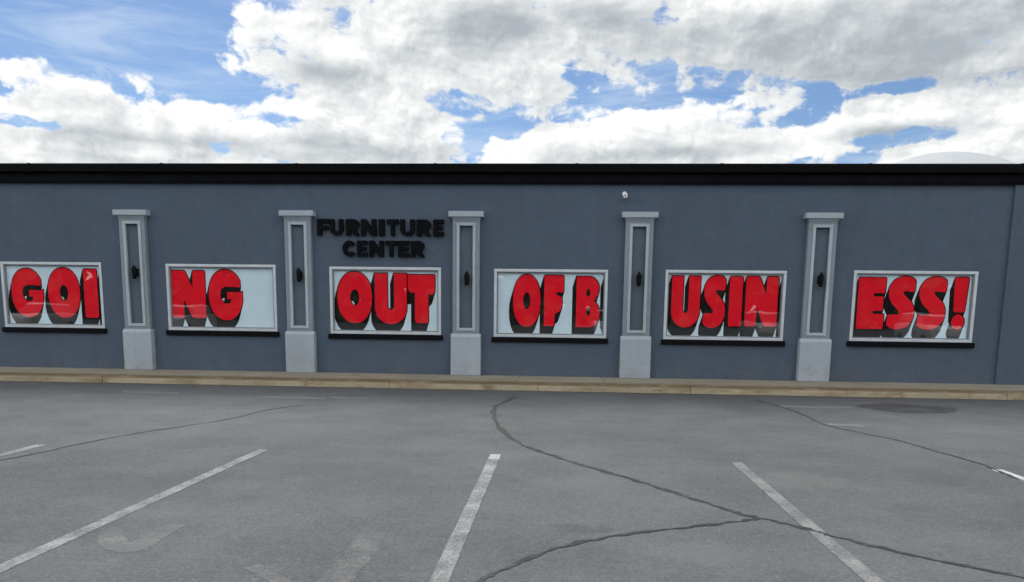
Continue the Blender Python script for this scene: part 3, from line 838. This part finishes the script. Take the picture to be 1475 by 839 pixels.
# cloud cover, laid out over compass direction / height above the horizon.
# coordinates: s = x/y-style bearing east of north (tan), h = height (tan), in units of 1/1101
def sk(x, y):
    v = ray(x, y); r = math.hypot(v.x, v.y); return (math.atan2(v.x, v.y), v.z/r)
CL = [  # px, py, rx, ry, weight     (cloud banks)
 (105, 128, 66, 40, 2.2), (40, 165, 60, 40, .8), (60, 215, 190, 32, 1.3), (225, 165, 50, 36, 1.4), (290, 185, 60, 34, 1.0), (200, 205, 120, 26, .9), (385, 160, 50, 20, .9), (280, 150, 30, 14, .4),
 (505, 212, 130, 36, 1.6), (400, 190, 50, 22, .6), (395, 60, 62, 44, 1.6), (450, 115, 80, 50, 1.2), (560, 60, 120, 80, 1.2), (560, 130, 90, 45, 1.1), (700, 50, 140, 70, 1.3), (690, 172, 45, 16, 1.2), (760, 120, 80, 40, 1.1),
 (560, 165, 60, 25, .7), (900, 178, 90, 34, 1.5), (1000, 195, 120, 30, 1.4), (830, 215, 140, 24, 1.3), (740, 228, 60, 12, .7), (1120, 205, 80, 24, 1.0), (950, 25, 160, 50, 1.3), (1010, 80, 80, 30, 1.0), (1200, 60, 220, 60, 1.4), (1400, 45, 190, 80, 1.5),
 (1260, 165, 90, 34, 1.6), (1400, 170, 100, 44, 1.4), (1360, 225, 130, 18, 1.0), (1090, 143, 18, 8, .8), (920, 125, 22, 12, .7), (1140, 108, 100, 16, .9), (1330, 105, 80, 14, .8), (0, 98, 36, 10, .8), (880, 60, 80, 30, .5)]
HO = [  # blue gaps
 (190, 45, 165, 58, 2.0), (300, 112, 76, 24, 1.5), (20, 50, 90, 42, 1.0), (660, 148, 38, 12, 1.7), (664, 206, 24, 24, 1.9), (720, 190, 24, 12, .8), (858, 88, 30, 20, 1.2), (905, 120, 85, 22, 1.7), (1010, 132, 80, 20, 1.9), (1110, 155, 66, 22, 2.0),
 (780, 165, 60, 13, 1.4), (740, 180, 26, 12, 1.1), (1300, 198, 48, 10, 1.5), (1455, 113, 40, 9, 1.7), (1300, 126, 66, 8, 1.4), (1180, 150, 22, 20, 1.0), (322, 208, 26, 24, 1.1), (420, 172, 46, 8, .9), (488, 34, 16, 12, .7), (430, 8, 50, 10, 1.0), (8, 112, 26, 20, 1.3), (205, 112, 34, 22, 1.2), (55, 178, 60, 6, .9), (10, 168, 26, 8, .8), (1240, 227, 24, 7, 1.0), (20, 118, 30, 9, .8)]
GY_ = [ # grey undersides
 (1180, 62, 170, 34, 1.0), (1420, 62, 150, 42, 1.1), (1300, 20, 180, 30, .9), (690, 55, 60, 34, .75), (468, 105, 42, 16, .9), (105, 150, 56, 16, .9), (185, 200, 120, 12, .7), (240, 180, 14, 16, .6), (165, 165, 14, 22, .6), (800, 20, 110, 24, .9),
 (920, 222, 130, 12, .8), (540, 222, 110, 12, .6), (1265, 190, 60, 10, 1.1), (440, 215, 40, 14, .6), (1000, 190, 60, 10, .5), (1060, 215, 60, 10, .6), (1340, 95, 140, 16, .6), (60, 225, 120, 10, .5), (360, 200, 60, 10, .4), (940, 50, 60, 20, .5), (560, 90, 40, 20, .3)]
def blobs(N, vec, lst, k=1.0):
    acc = None
    for (x, y, rx, ry, wt) in lst:
        c = sk(x, y)
        a = abs(sk(x+rx, y)[0]-sk(x-rx, y)[0])/2; e = abs(sk(x, y-ry)[1]-sk(x, y+ry)[1])/2
        q = 2.0
        mp = N.n('ShaderNodeMapping', vector_type='POINT'); N.put(mp.inputs[0], vec)
        mp.inputs[1].default_value = (-c[0]/(a*q), -c[1]/(e*q), 0); mp.inputs[3].default_value = (1/(a*q), 1/(e*q), 0)
        gr = N.n('ShaderNodeTexGradient', gradient_type='SPHERICAL'); N.nt.links.new(mp.outputs[0], gr.inputs[0])
        g = N.math('MULTIPLY', gr.outputs[1], wt*k*1.5)
        acc = g if acc is None else N.math('ADD', acc, g)
    return acc
# cover group: (bearing, height) -> smooth cover field
g1, gi, go = new_group('cloud_cover', [('vec', 'NodeSocketVector')], [('cover', 'NodeSocketFloat')])
N = WN(g1); vec = gi.outputs[0]
cov = N.math('SUBTRACT', N.math('MINIMUM', blobs(N, vec, CL), 1.5), N.math('MINIMUM', blobs(N, vec, HO), 1.2))
# away from the surveyed part of the sky: broken cumulus of the same kind
sx_, sz_, _ = N.sep(vec)
inn = N.math('MULTIPLY', N.math('MULTIPLY', N.step(sx_, -.85, -.68), N.step(sx_, .72, .56)), N.step(sz_, .52, .40))
gen = N.step(N.noise(3.2, 3, .5, N.scale(vec, (1, 1.6, 1))), .36, .58, -.25, 1.0)
mx = N.n('ShaderNodeMix', data_type='FLOAT'); N.put(mx.inputs[0], inn); N.put(mx.inputs[2], gen); N.put(mx.inputs[3], cov)
g1.links.new(mx.outputs[0], go.inputs[0])
# density group: cover + fractal billows
g2, gi, go = new_group('cloud_density', [('vec', 'NodeSocketVector'), ('cover', 'NodeSocketFloat')], [('density', 'NodeSocketFloat'), ('billow', 'NodeSocketFloat')])
N = WN(g2); vec = gi.outputs[0]
v2 = N.scale(vec, (1, 1.25, 1))
wn = N.n('ShaderNodeTexNoise', noise_dimensions='2D'); N.put(wn.inputs['Vector'], v2); wn.inputs['Scale'].default_value = 14; wn.inputs['Detail'].default_value = 4
wv_ = N.vmath('MULTIPLY', N.vmath('SUBTRACT', wn.outputs['Color'], (.5, .5, .5)), (.045, .03, 0))
v3 = N.vmath('ADD', v2, wv_)
fb = N.noise(15, 9, .60, v3)
vo = N.n('ShaderNodeTexVoronoi', feature='F1', voronoi_dimensions='2D'); N.put(vo.inputs['Vector'], v3); vo.inputs['Scale'].default_value = 30
vo.inputs['Detail'].default_value = 3.0; vo.inputs['Roughness'].default_value = .5; vo.inputs['Lacunarity'].default_value = 2.3
try: vo.normalize = True
except Exception: pass
bil = N.math('SUBTRACT', .45, vo.outputs['Distance'])
hgt = N.math('ADD', N.math('MULTIPLY', N.math('SUBTRACT', fb, .5), 3.1), N.math('MULTIPLY', bil, 1.35))
g2.links.new(N.math('ADD', N.math('ADD', N.math('MULTIPLY', gi.outputs[1], .78), hgt), -.40), go.inputs[0])
g2.links.new(hgt, go.inputs[1])

tc = W.n('ShaderNodeTexCoord')
X, Y, Z = W.sep(tc.outputs['Generated'])
az = W.math('ARCTAN2', X, Y)
rad = W.math('SQRT', W.math('ADD', W.math('MULTIPLY', X, X), W.math('MULTIPLY', Y, Y)))
ht = W.math('DIVIDE', Z, W.math('MAXIMUM', rad, .05))
cv = W.n('ShaderNodeCombineXYZ'); W.put(cv.inputs[0], az); W.put(cv.inputs[1], ht)
def cover(v):
    g = W.n('ShaderNodeGroup'); g.node_tree = g1; W.put(g.inputs[0], v); return g.outputs[0]
def density(v, c):
    g = W.n('ShaderNodeGroup'); g.node_tree = g2; W.put(g.inputs[0], v); W.put(g.inputs[1], c); return g.outputs
C0 = cover(cv.outputs[0]); d0, h0 = density(cv.outputs[0], C0)
alpha = W.step(d0, -.10, .42)
C1 = cover(W.vmath('ADD', cv.outputs[0], (-.012, .035, 0)))
relief = None
for dx, dz, k in ((-.004, .005, .9), (-.012, .020, 1.0)):
    h1 = density(W.vmath('ADD', cv.outputs[0], (dx, dz, 0)), C0)[1]
    q = W.math('MULTIPLY', W.math('SUBTRACT', h0, h1), k)
    relief = q if relief is None else W.math('ADD', relief, q)
grey = blobs(W, cv.outputs[0], GY_)
grey = W.math('MULTIPLY', W.math('MINIMUM', grey, 1.1), W.step(W.noise(9, 6, .55, W.scale(cv.outputs[0], (1, 1.8, 1))), .25, .7, .5, 1.15))
shade = W.math('ADD', .70, W.math('MULTIPLY', relief, W.math('MULTIPLY_ADD', grey, -.20, .36)))
shade = W.math('ADD', shade, W.math('MULTIPLY', grey, -.56))
shade = W.math('ADD', shade, W.math('MULTIPLY', W.math('SUBTRACT', C0, C1), .30))         # bank tops catch the sun, bases fall into shade
shade = W.math('ADD', shade, W.step(d0, .0, .8, .30, 0), clamp=True)                     # thin edges glow
ccol = W.mix(shade, (.38, .42, .455), (.89, .90, .89))
sky = W.n('ShaderNodeTexSky', sky_type='NISHITA'); sky.sun_disc = False
sky.sun_elevation = SUN_EL; sky.sun_rotation = SUN_AZ; sky.altitude = 100; sky.air_density = 1.0; sky.dust_density = .25; sky.ozone_density = 1.6
SKY_K = .076
blue = W.mix(1.0, W.mul(sky.outputs[0], SKY_K), (.82, .94, 1.10), 'MULTIPLY')
# high thin cirrus streaks over the open blue
cir = W.noise(1.0, 7, .6, W.vmath('ADD', W.scale(cv.outputs[0], (5, 26, 1)), (0, 0, 3.7)), .4)
blue = W.mix(W.step(cir, .40, .8, 0, .45), blue, (.72, .80, .88))
ccol = W.mul(ccol, W.step(Y, .25, -.45, 1.0, 2.3))       # clouds opposite the sun, boosted to throw more light on the shop front
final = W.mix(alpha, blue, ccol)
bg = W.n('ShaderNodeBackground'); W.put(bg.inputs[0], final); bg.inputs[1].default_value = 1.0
# Background strength .1 on a physically bright sky: radiances above are already scaled, so restore the scale here
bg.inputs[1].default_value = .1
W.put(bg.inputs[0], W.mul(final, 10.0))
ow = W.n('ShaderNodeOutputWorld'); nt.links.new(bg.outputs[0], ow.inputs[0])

sun = bpy.data.objects.new('sun', bpy.data.lights.new('sun', 'SUN')); COL.objects.link(sun)
sun.data.energy = 2.0; sun.data.angle = math.radians(22); sun.data.color = (1, .965, .91)
d = Vector((math.sin(SUN_AZ)*math.cos(SUN_EL), math.cos(SUN_AZ)*math.cos(SUN_EL), math.sin(SUN_EL)))
sun.rotation_euler = d.to_track_quat('Z', 'Y').to_euler(); sun.location = (-8, -8, 14)

vs = SC.view_settings; SC.display_settings.display_device = 'sRGB'
vs.view_transform = 'Standard'; vs.look = 'None'; vs.gamma = 1; vs.use_curve_mapping = False; vs.exposure = 0.2
SC.render.engine = 'CYCLES'
SC.cycles.use_denoising = True
w.cycles.sampling_method = 'NONE'
SC.cycles.max_bounces = 4; SC.cycles.diffuse_bounces = 2; SC.cycles.glossy_bounces = 2; SC.cycles.transparent_max_bounces = 8
SC.cycles.sample_clamp_indirect = 4
SC.render.film_transparent = False
